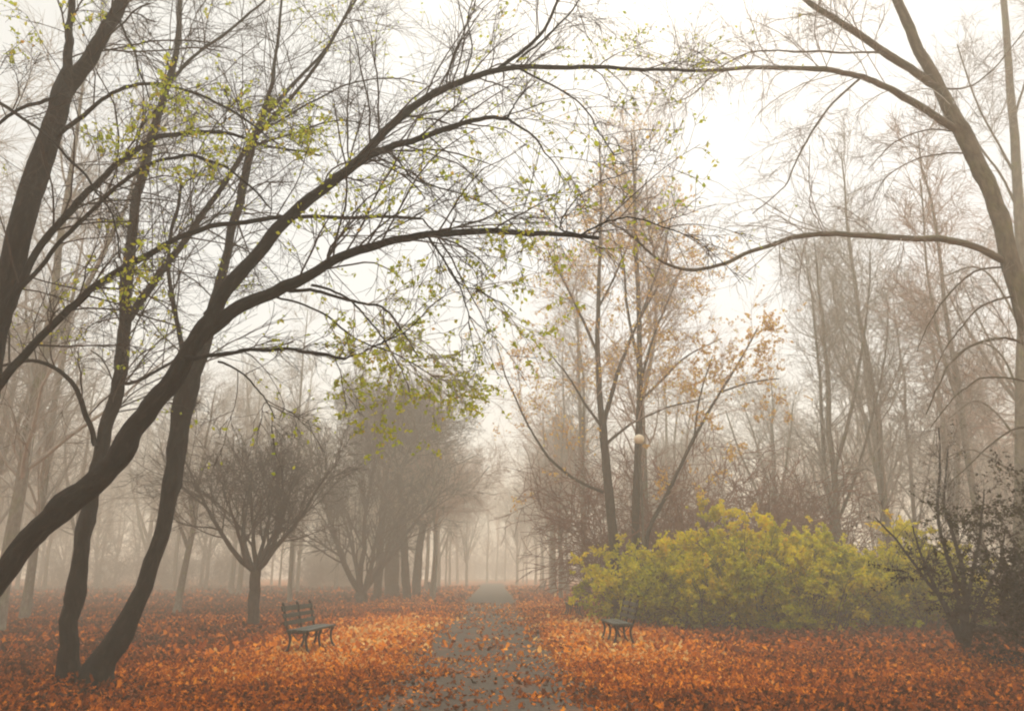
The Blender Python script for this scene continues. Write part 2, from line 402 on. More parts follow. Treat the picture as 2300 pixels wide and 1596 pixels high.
# ------------------------------------------------------------------ traced trees
def limb_mesh(name, trace, w0, w1, mat, parent, origin, K=None, S=12, bump=0.06, seed=0, power=1.0, flare=0, wl=None):
    """trace: list of (px,py,depth) or world arrays; w0,w1: pixel widths at the ends"""
    pts = np.array([t if isinstance(t, np.ndarray) else P(*t) for t in trace])
    K = K or max(10, len(trace)*5)
    c = catmull(pts, K)
    rr = np.random.default_rng(seed+99)
    big = S >= 16
    jt = rr.normal(size=(K, 3))*(0.02 if big else 0.016); jt = (jt+np.roll(jt, 1, 0)+np.roll(jt, -1, 0))/2
    jt[0] = 0; jt[-1] = 0; c += jt*(0.7 if big else 0.6)
    dep = np.array([depth_of(q) for q in c]); t = np.linspace(0, 1, K)**power
    if wl is not None: wpx = np.interp(np.linspace(0, 1, K), np.linspace(0, 1, len(wl)), wl)
    else: wpx = w0*(1-t)+w1*t
    r = wpx*dep/F/2*{'dark_bark': .72, 'grey_bark': .7}.get(mat.name, .85)
    if big:
        for _k in range(6):
            r = r*(1+rr.uniform(.06, .18)*np.exp(-((np.arange(K)-rr.uniform(3, K-3))/rr.uniform(.7, 1.8))**2))
    if big:
        sl = np.concatenate([[0], np.cumsum(np.linalg.norm(np.diff(c, axis=0), axis=1))]); r = r*(1+0.55*np.exp(-(np.maximum(sl-0.3, 0)/0.28)))
    if flare: r = r*(1+flare*np.exp(-np.linspace(0, 1, K)*K/2.5))
    v, q, u = tubes(c[None]-origin, r[None], S, bump, seed)
    o = mesh_obj(name, v, q, mat, parent, True, uv=u)
    return c, r

def resample(c, r, n):
    t = np.linspace(0, len(c)-1, n); i = np.minimum(t.astype(int), len(c)-2); f = (t-i)
    return c[i]*(1-f)[:, None]+c[i+1]*f[:, None], r[i]*(1-f)+r[i+1]*f

def clothe(o, origin, limbs, rng, per_m=3.0, L2=(1.6, 0.5), n3=6, n4=5, up=-0.03, rmin=0.003, twig=None, leaves=None, leafy=None, bias=None, t0=0.25, wig=0.14, name="twigs", cap=0.012):
    """secondary branches, twigs and leaves on traced limbs"""
    P2, R2 = [], []
    for c, r in limbs:
        ln = np.linalg.norm(np.diff(c, axis=0), axis=1).sum()
        cc, rr_ = resample(c, r, 24)
        n = max(2, int(ln*per_m))
        p, q = children(cc[None], rr_[None], n, rng, t0, 1.0, (46, 15), L2, 0.35, 0.36, 9, wig*.7, up-.06, 0.006, np.array([0.35, 0, 0.7]) if bias is None else bias, 0.3)
        q = np.minimum(q, cap)
        P2.append(p); R2.append(q)
    P2 = np.vstack(P2); R2 = np.vstack(R2)
    P3, R3 = children(P2, R2, n3, rng, 0.12, 1, (38, 14), (L2[0]*0.5, 0.5), 0.45, 0.6, 6, wig, up, rmin*1.3, None, 0.45)
    P4, R4 = children(P3, R3, n4, rng, 0.15, 1, (36, 14), (L2[0]*0.24, 0.5), 0.3, 0.7, 4, wig*1.1, up, rmin, None, 0.6)
    g = merge([tubes(P2-origin, R2, 5), tubes(P3-origin, R3, 3), tubes(P4-origin, R4, 3)])
    mesh_obj(name, g[0], g[1], twig or TWIG_DARK, o)
    if leaves:
        n, size, mat, thr, seed = leaves
        c = along(P4, n*4, rng); c = c[vnoise(c, 1.1, seed) > thr][:n]
        if len(c):
            v, f, h = leaf_geo(c-origin, size, rng); mesh_obj("leaves", v, f, mat, o, False, h)
    return P4

# --- tree A : big leaning trunk ------------------------------------
rng = np.random.default_rng(11)
base = G(-340, 1660); oA = base.copy()
tA = thing("park_tree", "thick dark trunk leaning diagonally across the double-stemmed tree, its long limbs arching over the path", "tree", base)
d0 = depth_of(base)
cA, rA = limb_mesh("trunk", [base-np.array([0.1, 0.1, 0.25]), (-200, 1500, d0-0.05), (-60, 1365, d0), (50, 1235, d0+0.1), (135, 1145, d0+.15), (255, 1040, d0+.2), (310, 950, d0+.25), (380, 862, d0+.3), (440, 765, d0+.4), (490, 690, d0+.5)],
                   0, 0, BARK_DARK, tA, oA, K=60, S=20, bump=0.055, seed=1, wl=[110, 80, 72, 68, 74, 68, 64, 58, 54, 45])
e = d0+.5
limbsA = []
def LA(tr, w0, w1, **k):
    c, r = limb_mesh("limb", tr, w0, w1, BARK_DARK, tA, oA, seed=len(limbsA)+5, bump=0.05, **k); limbsA.append((c, r)); return c, r
LA([(470, 715, e-.02), (505, 655, e), (560, 590, e+.1), (640, 495, e+.2), (735, 415, e+.3), (800, 365, e+.3), (855, 305, e+.4), (930, 240, e+.6), (1020, 188, e+.8), (1140, 152, e+1), (1290, 150, e+1.2), (1440, 155, e+1.3), (1560, 160, e+1.5)], 46, 7, S=14, wl=None)
LA([(450, 760, e-.05), (520, 700, e), (600, 662, e-.1), (670, 632, e-.2), (760, 582, e-.3), (870, 545, e-.4), (970, 527, e-.5), (1070, 522, e-.6), (1200, 525, e-.6), (1345, 535, e-.7)], 44, 12, S=14)
LA([(790, 372, e+.3), (850, 340, e+.2), (920, 318, e+.1), (1000, 290, e), (1080, 270, e-.1), (1140, 266, e-.2)], 26, 11, S=10)
LA([(1120, 155, e+1), (1170, 115, e+1), (1215, 75, e+1), (1250, 10, e+1.1), (1275, -60, e+1.2)], 14, 7, S=8)
LA([(1160, 140, e+1), (1225, 85, e+.8), (1290, 15, e+.8), (1320, -40, e+.8)], 8, 4, S=7)
LA([(1140, 266, e-.2), (1190, 300, e-.3), (1230, 350, e-.4), (1265, 405, e-.5)], 9, 3, S=6)
LA([(1140, 266, e-.2), (1160, 230, e-.2), (1205, 180, e-.2)], 7, 3, S=6)
LA([(410, 805, e-.2), (470, 800, e-.3), (560, 785, e-.5), (660, 784, e-.7), (775, 806, e-.8)], 14, 9, S=8)
LA([(775, 806, e-.8), (840, 780, e-.8), (905, 745, e-.9), (960, 700, e-1)], 7, 3, S=6)
LA([(490, 812, e-.3), (540, 835, e-.5), (590, 885, e-.6), (617, 940, e-.7)], 7, 3, S=6)
LA([(1040, 182, e+.9), (1060, 110, e+.9), (1050, 40, e+.9), (1075, -20, e+.9)], 6, 3, S=6)
LA([(1160, 152, e+1), (1240, 190, e+.8), (1310, 240, e+.7), (1350, 300, e+.6), (1380, 350, e+.5)], 8, 3, S=6)
LA([(960, 527, e-.5), (1000, 590, e-.6), (1040, 660, e-.7), (1055, 740, e-.8)], 8, 3, S=6)
LA([(880, 345, e+.1), (930, 400, e), (1010, 430, e-.1), (1090, 460, e-.2), (1150, 500, e-.2)], 7, 3, S=6)
LA([(1325, 535, e-.7), (1300, 525, e-.7), (1255, 510, e-.7), (1300, 440, e-.7), (1370, 400, e-.7), (1440, 380, e-.7)], 6, 3, S=6)
LA([(1300, 530, e-.7), (1360, 500, e-.8), (1420, 490, e-.9), (1500, 515, e-1), (1580, 540, e-1)], 7, 3, S=6)
LA([(640, 650, e-.1), (720, 655, e-.1), (800, 680, e-.2), (860, 690, e-.3), (905, 740, e-.4), (940, 800, e-.5)], 12, 4, S=7)
LA([(700, 640, e-.1), (780, 670, e-.2), (830, 720, e-.3), (880, 790, e-.3), (920, 880, e-.3)], 9, 3, S=7)
LA([(1000, 590, e-.6), (1040, 640, e-.6), (1090, 658, e-.7), (1160, 705, e-.7)], 6, 3, S=6)
LA([(600, 662, e-.1), (700, 690, e-.1), (800, 760, e-.2), (900, 800, e-.2), (990, 860, e-.2)], 8, 3, S=6)
clothe(tA, oA, limbsA[:6], rng, per_m=4.6, L2=(1.7, 0.5), n3=6, n4=4, up=-0.05, t0=0.3, leaves=(1700, 0.06, LEAF_GREEN, 0.5, 21))
clothe(tA, oA, limbsA[6:16], rng, per_m=5, L2=(0.9, 0.5), n3=4, n4=3, up=-0.04, leaves=(420, 0.058, LEAF_GREEN, 0.35, 22))
clothe(tA, oA, limbsA[16:], rng, per_m=6, L2=(1.1, 0.5), n3=4, n4=3, up=-0.03, t0=0.3, leaves=(3200, 0.054, LEAF_GREEN, -0.2, 23), bias=np.array([0.5, 0, -0.2]), cap=0.007, twig=TWIG_GREY)

# --- tree V : two stems from one base ------------------------------
rng = np.random.default_rng(12)
base = G(172, 1552); oV = base.copy(); dv = depth_of(base)
tV = thing("park_tree", "dark tree rooted in the leaves beside the bench, splitting at ground level into two stems", "tree", base)
limbsV = []
def LV(tr, w0, w1, part="limb", mat=BARK_DARK, **k):
    c, r = limb_mesh(part, tr, w0, w1, mat, tV, oV, seed=len(limbsV)+30, **k); limbsV.append((c, r)); return c, r
LV([base+np.array([-0.12, 0, -0.3]), (152, 1500, dv), (158, 1400, dv), (172, 1325, dv), (188, 1200, dv), (208, 1100, dv+.1), (232, 980, dv+.2), (262, 870, dv+.3), (277, 750, dv+.5), (287, 620, dv+.7), (296, 500, dv+1), (318, 400, dv+1.2)], 0, 0, "trunk", S=16, bump=0.07, K=60, wl=[99, 59, 53, 50, 44, 42, 40, 38, 37, 34, 30, 26])
LV([base+np.array([0.10, 0, -0.3]), (235, 1478, dv-.05), (300, 1375, dv), (348, 1240, dv+.1), (378, 1120, dv+.2), (398, 1000, dv+.3), (418, 900, dv+.4), (450, 790, dv+.6), (480, 690, dv+.8), (508, 580, dv+1), (535, 470, dv+1.2), (565, 340, dv+1.4), (595, 250, dv+1.6)], 0, 0, "trunk", S=16, bump=0.07, K=60, wl=[117, 70, 58, 53, 48, 50, 53, 48, 37, 30, 26, 21, 16])
LV([(318, 400, dv+1.2), (345, 290, dv+1.4), (372, 200, dv+1.6), (398, 110, dv+1.8), (405, 0, dv+2), (405, -70, dv+2.1)], 30, 10, S=9)
LV([(285, 720, dv+.5), (320, 670, dv+.5), (375, 595, dv+.6), (440, 505, dv+.8), (500, 420, dv+.9), (560, 325, dv+1), (640, 235, dv+1.1), (720, 130, dv+1.2), (810, -20, dv+1.3)], 26, 7, S=9)
LV([(372, 200, dv+1.6), (420, 140, dv+1.6), (500, 80, dv+1.6), (590, 5, dv+1.6), (640, -50, dv+1.6)], 12, 5, S=7)
LV([(590, 260, dv+1.6), (612, 180, dv+1.7), (625, 90, dv+1.8), (635, -40, dv+1.9)], 14, 7, S=7)
LV([(600, 250, dv+1.6), (660, 190, dv+1.6), (730, 110, dv+1.6), (790, 10, dv+1.6)], 13, 6, S=7)
LV([(430, 870, dv+.5), (405, 760, dv+.5), (383, 650, dv+.6), (380, 560, dv+.7), (400, 460, dv+.8), (405, 400, dv+.8)], 18, 8, S=8)
LV([(215, 1000, dv+.1), (195, 930, dv), (160, 860, dv-.2), (110, 820, dv-.3), (60, 810, dv-.4), (0, 822, dv-.5)], 18, 9, S=8)
LV([(262, 865, dv+.3), (320, 850, dv+.2), (380, 815, dv), (410, 800, dv)], 12, 8, S=7)
LV([(580, 300, dv+1.5), (680, 240, dv+1.4), (780, 190, dv+1.3), (880, 175, dv+1.2), (960, 190, dv+1.1)], 8, 3, S=6)
LV([(565, 330, dv+1.5), (660, 300, dv+1.4), (760, 270, dv+1.3), (860, 290, dv+1.2)], 8, 3, S=6)
clothe(tV, oV, [limbsV[k] for k in (2, 3, 4, 5, 6)], rng, per_m=4.2, L2=(2.3, 0.5), n3=6, n4=4, cap=0.009, up=-0.02, t0=0.15, leaves=(1000, 0.06, LEAF_GREEN, 0.5, 31))
clothe(tV, oV, [limbsV[k] for k in (7, 8, 9, 10, 11)], rng, per_m=4.0, L2=(1.8, 0.5), n3=5, n4=4, up=-0.05, t0=0.1, leaves=(350, 0.06, LEAF_GREEN, 0.4, 32))
clothe(tV, oV, limbsV[:2], rng, per_m=2.2, L2=(1.7, 0.5), n3=6, n4=4, up=-0.05, t0=0.55, leaves=(500, 0.06, LEAF_GREEN, 0.3, 33))

# --- tree B : far-left near tree -----------------------------------
rng = np.random.default_rng(13)
base = G(-130, 1650); oB = base.copy(); db = depth_of(base)
tB = thing("park_tree", "dark trunk rising along the picture edge, forked high up beside yellow-green leaves", "tree", base)
limbsB = []
def LB(tr, w0, w1, part="limb", **k):
    c, r = limb_mesh(part, tr, w0, w1, BARK_DARK, tB, oB, seed=len(limbsB)+60, **k); limbsB.append((c, r)); return c, r
LB([base-np.array([0, 0, .3]), (-110, 1400, db), (-75, 1150, db), (-42, 900, db), (-8, 740, db), (22, 620, db+.1), (55, 480, db+.2), (98, 350, db+.4), (135, 230, db+.5), (158, 160, db+.6)], 0, 0, "trunk", S=16, K=55, bump=0.05, wl=[125, 100, 92, 88, 76, 72, 72, 68, 58, 46])
LB([(152, 180, db+.6), (150, 110, db+.6), (158, 50, db+.7), (168, -60, db+.8)], 30, 18, S=9)
LB([(140, 215, db+.6), (190, 145, db+.6), (235, 70, db+.6), (275, 0, db+.7), (310, -60, db+.8)], 46, 36, S=11)
LB([(-90, 1000, db), (-30, 900, db-.1), (20, 840, db-.1), (80, 770, db), (150, 700, db), (210, 645, db+.1), (280, 598, db+.2), (370, 550, db+.3), (450, 515, db+.4), (550, 498, db+.5), (660, 488, db+.5), (800, 488, db+.5), (945, 491, db+.6)], 30, 9, S=10)
LB([(-20, 780, db), (30, 660, db), (80, 570, db+.1), (150, 480, db+.2), (220, 410, db+.3), (290, 350, db+.3), (350, 312, db+.4), (430, 297, db+.5), (510, 300, db+.5), (600, 325, db+.6), (720, 350, db+.7)], 28, 6, S=9)
LB([(10, 690, db), (80, 610, db), (160, 520, db), (240, 440, db), (320, 380, db-.1), (400, 352, db-.1), (480, 365, db-.2), (550, 410, db-.3), (610, 470, db-.3)], 16, 5, S=8)
LB([(110, 320, db+.4), (180, 265, db+.3), (240, 215, db+.2), (320, 188, db+.1), (410, 200, db), (500, 235, db), (580, 290, db), (650, 340, db)], 15, 4, S=8)
LB([(-120, 350, db+.5), (-20, 285, db+.4), (60, 240, db+.3), (130, 215, db+.3)], 8, 12, S=7)
LB([(-60, 200, db+.5), (30, 250, db), (110, 310, db-.3), (170, 370, db-.5), (225, 440, db-.6), (258, 500, db-.6), (268, 580, db-.6)], 12, 4, S=7)
LB([(250, 20, db+.6), (290, 90, db+.5), (320, 170, db+.4), (335, 220, db+.4)], 9, 4, S=6)
LB([(945, 491, db+.6), (975, 520, db+.6), (1000, 560, db+.6)], 6, 3, S=6)
clothe(tB, oB, limbsB[1:5], rng, per_m=3.6, L2=(1.4, 0.5), n3=6, n4=4, up=-0.04, t0=0.15, leaves=(1700, 0.058, LEAF_GREEN, 0.4, 41))
clothe(tB, oB, limbsB[5:], rng, per_m=3.6, L2=(1.2, 0.5), n3=5, n4=4, up=-0.05, t0=0.05, leaves=(2100, 0.058, LEAF_GREEN, 0.25, 42))

# --- tree R : grey leaning trunk on the other side -----------------
rng = np.random.default_rng(14)
base = G(2480, 1500); oR = base.copy(); dr = depth_of(base)
tR = thing("park_tree", "smooth grey trunk curving in over the shrubs, one long wavy limb reaching toward the path", "tree", base)
limbsR = []
def LR(tr, w0, w1, part="limb", **k):
    c, r = limb_mesh(part, tr, w0, w1, BARK_GREY, tR, oR, seed=len(limbsR)+90, **k); limbsR.append((c, r)); return c, r
LR([base-np.array([0, 0, .3]), (2450, 1280, dr), (2400, 1030, dr), (2345, 820, dr), (2285, 640, dr), (2245, 490, dr), (2205, 385, dr), (2150, 280, dr), (2105, 190, dr), (2062, 110, dr), (2022, 20, dr), (1990, -80, dr)], 0, 0, "trunk", S=16, K=60, bump=0.03, wl=[100, 84, 76, 66, 58, 50, 46, 42, 37, 33, 29, 27])
LR([(2103, 192, dr), (2020, 140, dr), (1960, 100, dr-.2), (1900, 58, dr-.4), (1840, 20, dr-.5), (1770, -30, dr-.6)], 28, 16, S=9)
LR([(2155, 296, dr), (2060, 235, dr-.2), (2000, 200, dr-.4), (1930, 172, dr-.6), (1850, 157, dr-.8), (1760, 152, dr-1), (1660, 155, dr-1.3), (1560, 158, dr-1.5), (1500, 156, dr-1.8)], 25, 8, S=9)
LR([(2270, 590, dr), (2160, 545, dr-.1), (2060, 536, dr-.3), (1960, 530, dr-.5), (1870, 526, dr-.7), (1780, 533, dr-.8), (1700, 562, dr-.9), (1620, 594, dr-1), (1530, 605, dr-1.1), (1465, 570, dr-1.2), (1420, 530, dr-1.4), (1370, 500, dr-1.5)], 24, 5, S=9)
LR([(1930, 178, dr-.6), (1875, 228, dr-.7), (1820, 300, dr-.8), (1785, 370, dr-.9), (1760, 420, dr-1), (1690, 480, dr-1)], 8, 3, S=6)
LR([(2250, 600, dr), (2190, 610, dr+.3), (2140, 650, dr+.5), (2090, 720, dr+.6), (2060, 790, dr+.7)], 8, 3, S=6)
LR([(2275, 665, dr), (2220, 680, dr+.2), (2170, 720, dr+.3), (2120, 790, dr+.4), (2095, 850, dr+.5)], 8, 3, S=6)
LR([(2330, 790, dr), (2270, 762, dr-.2), (2200, 768, dr-.3), (2140, 810, dr-.4), (2105, 870, dr-.5), (2080, 930, dr-.5)], 11, 4, S=6)
LR([(2360, 880, dr), (2280, 850, dr-.2), (2200, 852, dr-.3), (2140, 895, dr-.4), (2090, 960, dr-.5)], 9, 3, S=6)
LR([(2190, 345, dr), (2120, 345, dr), (2050, 360, dr), (1990, 400, dr), (1960, 450, dr)], 6, 2.5, S=6)
LR([(2165, 300, dr), (2090, 290, dr), (2010, 320, dr), (1950, 380, dr)], 6, 2.5, S=6)
LR([(2110, 200, dr), (2190, 190, dr+.2), (2260, 120, dr+.4), (2330, 30, dr+.6)], 6, 3, S=6)
LR([(1800, 117, dr-.5), (1700, 115, dr-.5), (1620, 150, dr-.5), (1550, 215, dr-.5), (1480, 240, dr-.5)], 6, 3, S=6)
LR([(1985, 120, dr-.2), (1900, 118, dr-.3), (1800, 117, dr-.5)], 7, 6, S=6)
LR([(2400, 1000, dr), (2320, 960, dr), (2250, 980, dr), (2180, 1040, dr), (2130, 1090, dr)], 9, 3, S=6)
clothe(tR, oR, limbsR[1:4], rng, per_m=4.5, cap=0.009, L2=(1.7, 0.5), n3=6, n4=4, up=-0.05, t0=0.2, rmin=0.0035, twig=TWIG_GREY, leaves=(70, 0.08, LEAF_GREEN, 0.55, 51))
clothe(tR, oR, limbsR[4:], rng, per_m=4.5, L2=(1.3, 0.5), n3=5, n4=4, up=-0.04, t0=0.1, rmin=0.0035, twig=TWIG_GREY)

# --- tree S : paler tree right behind it -----------------------------
rng = np.random.default_rng(15)
base = G(2292, 1402); oS = base.copy(); ds = depth_of(base)
tS = thing("park_tree", "pale misty tree standing straight behind the curving grey trunk", "tree", base)
cS, rS = limb_mesh("trunk", [base-np.array([0, 0, .3]), (2294, 1200, ds), (2296, 900, ds), (2298, 700, ds), (2290, 500, ds), (2280, 330, ds), (2268, 180, ds), (2255, 0, ds), (2245, -120, ds)], 48, 14, BARK_GREY, tS, oS, S=12, K=40, bump=0.03, seed=120)
SL = []
for k, tr in enumerate([[(2290, 480, ds), (2250, 395, ds), (2200, 330, ds), (2150, 240, ds), (2110, 170, ds)], [(2285, 400, ds), (2230, 300, ds), (2190, 220, ds), (2150, 100, ds)],
                        [(2297, 900, ds), (2250, 800, ds), (2200, 770, ds), (2140, 800, ds)], [(2275, 280, ds), (2310, 150, ds), (2330, 20, ds)], [(2296, 1000, ds), (2240, 930, ds), (2190, 900, ds), (2130, 940, ds)],
                        [(2298, 750, ds), (2240, 640, ds), (2190, 600, ds), (2120, 620, ds)], [(2296, 1080, ds), (2230, 1030, ds), (2170, 1010, ds), (2100, 1040, ds)]]):
    SL.append(limb_mesh("limb", tr, 9, 4, BARK_GREY, tS, oS, S=6, seed=130+k))
clothe(tS, oS, SL, rng, per_m=3.5, L2=(1.9, 0.5), n3=6, n4=5, up=-0.02, rmin=0.005, twig=TWIG_GREY)

# --- middle pair of young trees, orange leaves ---------------------
rng = np.random.default_rng(16)
base = G(1383, 1398); oM = base.copy(); dm = depth_of(base)
tM = thing("young_tree", "slim tree with sparse orange leaves, low branch sweeping toward the path, beside the lamp", "tree", base)
LM = []
def lm(t_, o_, tr, w0, w1, lst, part="limb", mat=BARK_MID, **k):
    c, r = limb_mesh(part, tr, w0, w1, mat, t_, o_, seed=150+len(lst), **k); lst.append((c, r))
lm(tM, oM, [base-np.array([0, 0, .2]), (1382, 1260, dm), (1372, 1150, dm), (1360, 1030, dm), (1352, 940, dm)], 30, 20, LM, "trunk", S=10, bump=.03)
lm(tM, oM, [(1352, 945, dm), (1345, 850, dm), (1342, 760, dm), (1345, 640, dm+.2), (1348, 540, dm+.3), (1350, 430, dm+.4), (1346, 320, dm+.5)], 17, 4, LM, S=8)
lm(tM, oM, [(1356, 950, dm), (1375, 880, dm), (1400, 800, dm), (1440, 710, dm), (1480, 640, dm)], 14, 4, LM, S=8)
lm(tM, oM, [(1356, 1105, dm), (1300, 1080, dm), (1240, 1035, dm), (1200, 980, dm), (1165, 910, dm), (1135, 840, dm), (1115, 770, dm)], 9, 3, LM, S=7)
lm(tM, oM, [(1352, 960, dm), (1310, 900, dm), (1280, 850, dm), (1240, 800, dm)], 8, 3, LM, S=7)
lm(tM, oM, [(1345, 800, dm), (1310, 720, dm), (1270, 640, dm), (1230, 560, dm)], 9, 3, LM, S=7)
lm(tM, oM, [(1360, 1000, dm), (1420, 950, dm), (1500, 915, dm), (1580, 895, dm)], 8, 3, LM, S=7)
lm(tM, oM, [(1345, 690, dm+.2), (1390, 600, dm+.2), (1430, 500, dm+.2)], 7, 3, LM, S=7)
clothe(tM, oM, LM[1:], rng, per_m=2.4, L2=(2.6, 0.5), n3=7, n4=6, up=0.0, rmin=0.004, twig=TWIG_RED, leaves=(7000, 0.095, LEAF_ORANGE, -0.2, 61), t0=0.1)
rng = np.random.default_rng(17)
base = G(1432, 1394); oN = base.copy(); dn = depth_of(base)
tN = thing("young_tree", "straight slim trunk immediately beside the lamp post, crown dotted with orange leaves", "tree", base)
LN = []
lm(tN, oN, [base-np.array([0, 0, .2]), (1430, 1260, dn), (1428, 1150, dn), (1433, 1000, dn), (1437, 880, dn), (1436, 760, dn), (1433, 640, dn), (1428, 540, dn), (1425, 420, dn), (1418, 300, dn)], 26, 4, LN, "trunk", S=10, bump=.03, K=40)
lm(tN, oN, [(1436, 880, dn), (1460, 780, dn), (1490, 700, dn), (1530, 600, dn)], 9, 3, LN, S=7)
lm(tN, oN, [(1436, 820, dn), (1410, 700, dn), (1400, 600, dn), (1380, 500, dn)], 9, 3, LN, S=7)
lm(tN, oN, [(1436, 900, dn), (1480, 860, dn), (1540, 800, dn), (1620, 760, dn)], 8, 3, LN, S=7)
lm(tN, oN, [(1434, 720, dn), (1480, 600, dn), (1510, 480, dn)], 8, 3, LN, S=7)
clothe(tN, oN, LN[1:], rng, per_m=2.6, L2=(2.4, 0.5), n3=7, n4=6, up=0.02, rmin=0.004, twig=TWIG_RED, leaves=(5000, 0.095, LEAF_ORANGE, -0.1, 62), t0=0.1)
rng = np.random.default_rng(18)
base = G(1452, 1398); oO = base.copy(); do = depth_of(base)
tO = thing("young_tree", "thin stem slanting away from the lamp post above the yellow-green shrub", "tree", base)
LO = []
lm(tO, oO, [base-np.array([0, 0, .2]), (1450, 1280, do), (1458, 1190, do), (1500, 1105, do), (1550, 1000, do), (1600, 910, do), (1650, 830, do), (1700, 740, do)], 15, 4, LO, "trunk", S=8, K=36)
lm(tO, oO, [(1560, 985, do), (1570, 900, do), (1600, 800, do)], 6, 3, LO, S=6)
lm(tO, oO, [(1620, 880, do), (1680, 860, do), (1750, 850, do)], 6, 3, LO, S=6)
clothe(tO, oO, LO, rng, per_m=1.6, L2=(2.0, 0.5), n3=6, n4=5, up=0.02, rmin=0.004, twig=TWIG_RED, leaves=(4500, 0.095, LEAF_ORANGE, 0.0, 63), t0=0.35)

# --- pollarded round-crowned tree ------------------------------------
def crown_tree(label, base, forks, trunk_tr, w0, w1, seed, L1, n2, twig, mat, rmin, lean=0.0, name="pollarded_tree", L2=2.0, spread=0.55, upc=0.05):
    rng = np.random.default_rng(seed); o0 = base.copy()
    t_ = thing(name, label, "tree", base)
    c, r = limb_mesh("trunk", trunk_tr, w0, w1, mat, t_, o0, S=12, K=30, bump=0.06, seed=seed)
    top = c[-1]; r0 = r[-1]
    N = forks; K = 10
    az = np.arange(N)/N*6.2832+rng.uniform(0, .4, N)
    d = norm(np.stack([np.cos(az)*spread, np.sin(az)*spread, np.full(N, 0.5)+rng.uniform(-.15, .35, N)], -1))
    pts = np.zeros((N, K, 3)); pts[:, 0] = top-np.array([0, 0, 0.08]); st = L1*rng.uniform(.65, 1.3, (N, 1))/(K-1)
    for k in range(1, K):
        d = norm(d+rng.normal(size=(N, 3))*0.10+np.array([lean*0.05, 0, 0.10])); pts[:, k] = pts[:, k-1]+d*st
    rad = r0*0.55*np.linspace(1, 0.22, K)[None]*np.ones((N, 1))
    v, q, u = tubes(pts-o0, rad, 8, 0.05, seed); mesh_obj("limb", v, q, mat, t_, uv=u)
    p2, r2 = children(pts, rad, int(n2*1.5), rng, 0.22, 1, (38, 14), (L2, 0.55), 0.35, 0.5, 8, 0.11, upc, 0.012, None, .3)
    p3, r3 = children(p2, r2, 8, rng, 0.15, 1, (38, 14), (L2*0.48, 0.4), 0.3, 0.55, 6, 0.14, 0.02, rmin*1.3, None, .5)
    p4, r4 = children(p3, r3, 6, rng, 0.15, 1, (36, 14), (L2*0.24, 0.4), 0.3, 0.7, 4, 0.16, 0, rmin, None, .7)
    g = merge([tubes(p2-o0, r2, 5), tubes(p3-o0, r3, 3), tubes(p4-o0, r4, 3)]); mesh_obj("crown", g[0], g[1], twig, t_)
    return t_
base = G(567, 1413); dp = depth_of(base)
crown_tree("round-crowned bare tree on a short straight trunk behind the bench", base, 8, [base-np.array([0, 0, .2]), (568, 1385, dp), (572, 1330, dp), (574, 1278, dp)], 34, 27, 201, 4.0, 8, TWIG_DARK, BARK_MID, 0.006, L2=2.1, spread=0.52)
base = G(812, 1356); dq = depth_of(base)
crown_tree("bare many-stemmed tree forking from the ground beyond the bench beside the path", base, 7, [base-np.array([0, 0, .2]), (812, 1345, dq), (812, 1330, dq)], 34, 30, 202, 7.0, 9, TWIG_DARK, BARK_MID, 0.009, L2=3.4, spread=0.5, name="multi_stemmed_tree")
base = G(880, 1342); dq2 = depth_of(base)
crown_tree("dense broad tree with a thick column of stems bordering the path in the mist", base, 9, [base-np.array([0, 0, .2]), (880, 1300, dq2), (882, 1200, dq2), (884, 1120, dq2)], 42, 34, 203, 6.0, 9, TWIG_DARK, BARK_MID, 0.010, L2=3.6, spread=0.8, name="broad_tree")

for px, tx, dd, sd_, lb in ((846, 868, 0.2, 204, "dark stem leaning toward the path from the dense cluster beside the broad tree"), (915, 896, -0.3, 205, "dark stem leaning back over the lawn in the dense cluster beside the broad tree")):
    base = G(px, 1349); d_ = depth_of(base)
    crown_tree(lb, base, 6, [base-np.array([0, 0, .2]), (px+(tx-px)*.3, 1260, d_), (px+(tx-px)*.6, 1150, d_), (tx, 1050, d_+dd)], 24, 15, sd_, 5.0, 9, TWIG_DARK, BARK_MID, 0.009, L2=3.0, spread=0.75, name="broad_tree", lean=0.8)

base = G(935, 1340); d_ = depth_of(base)
crown_tree("reddish-brown low-branched tree leaning out toward the path from the dense cluster", base, 8, [base-np.array([0, 0, .2]), (937, 1290, d_), (942, 1230, d_), (952, 1180, d_)], 26, 17, 206, 5.6, 10, TWIG_RED, BARK_MID, 0.009, L2=3.2, spread=0.95, name="broad_tree", lean=1.3, upc=-0.02)

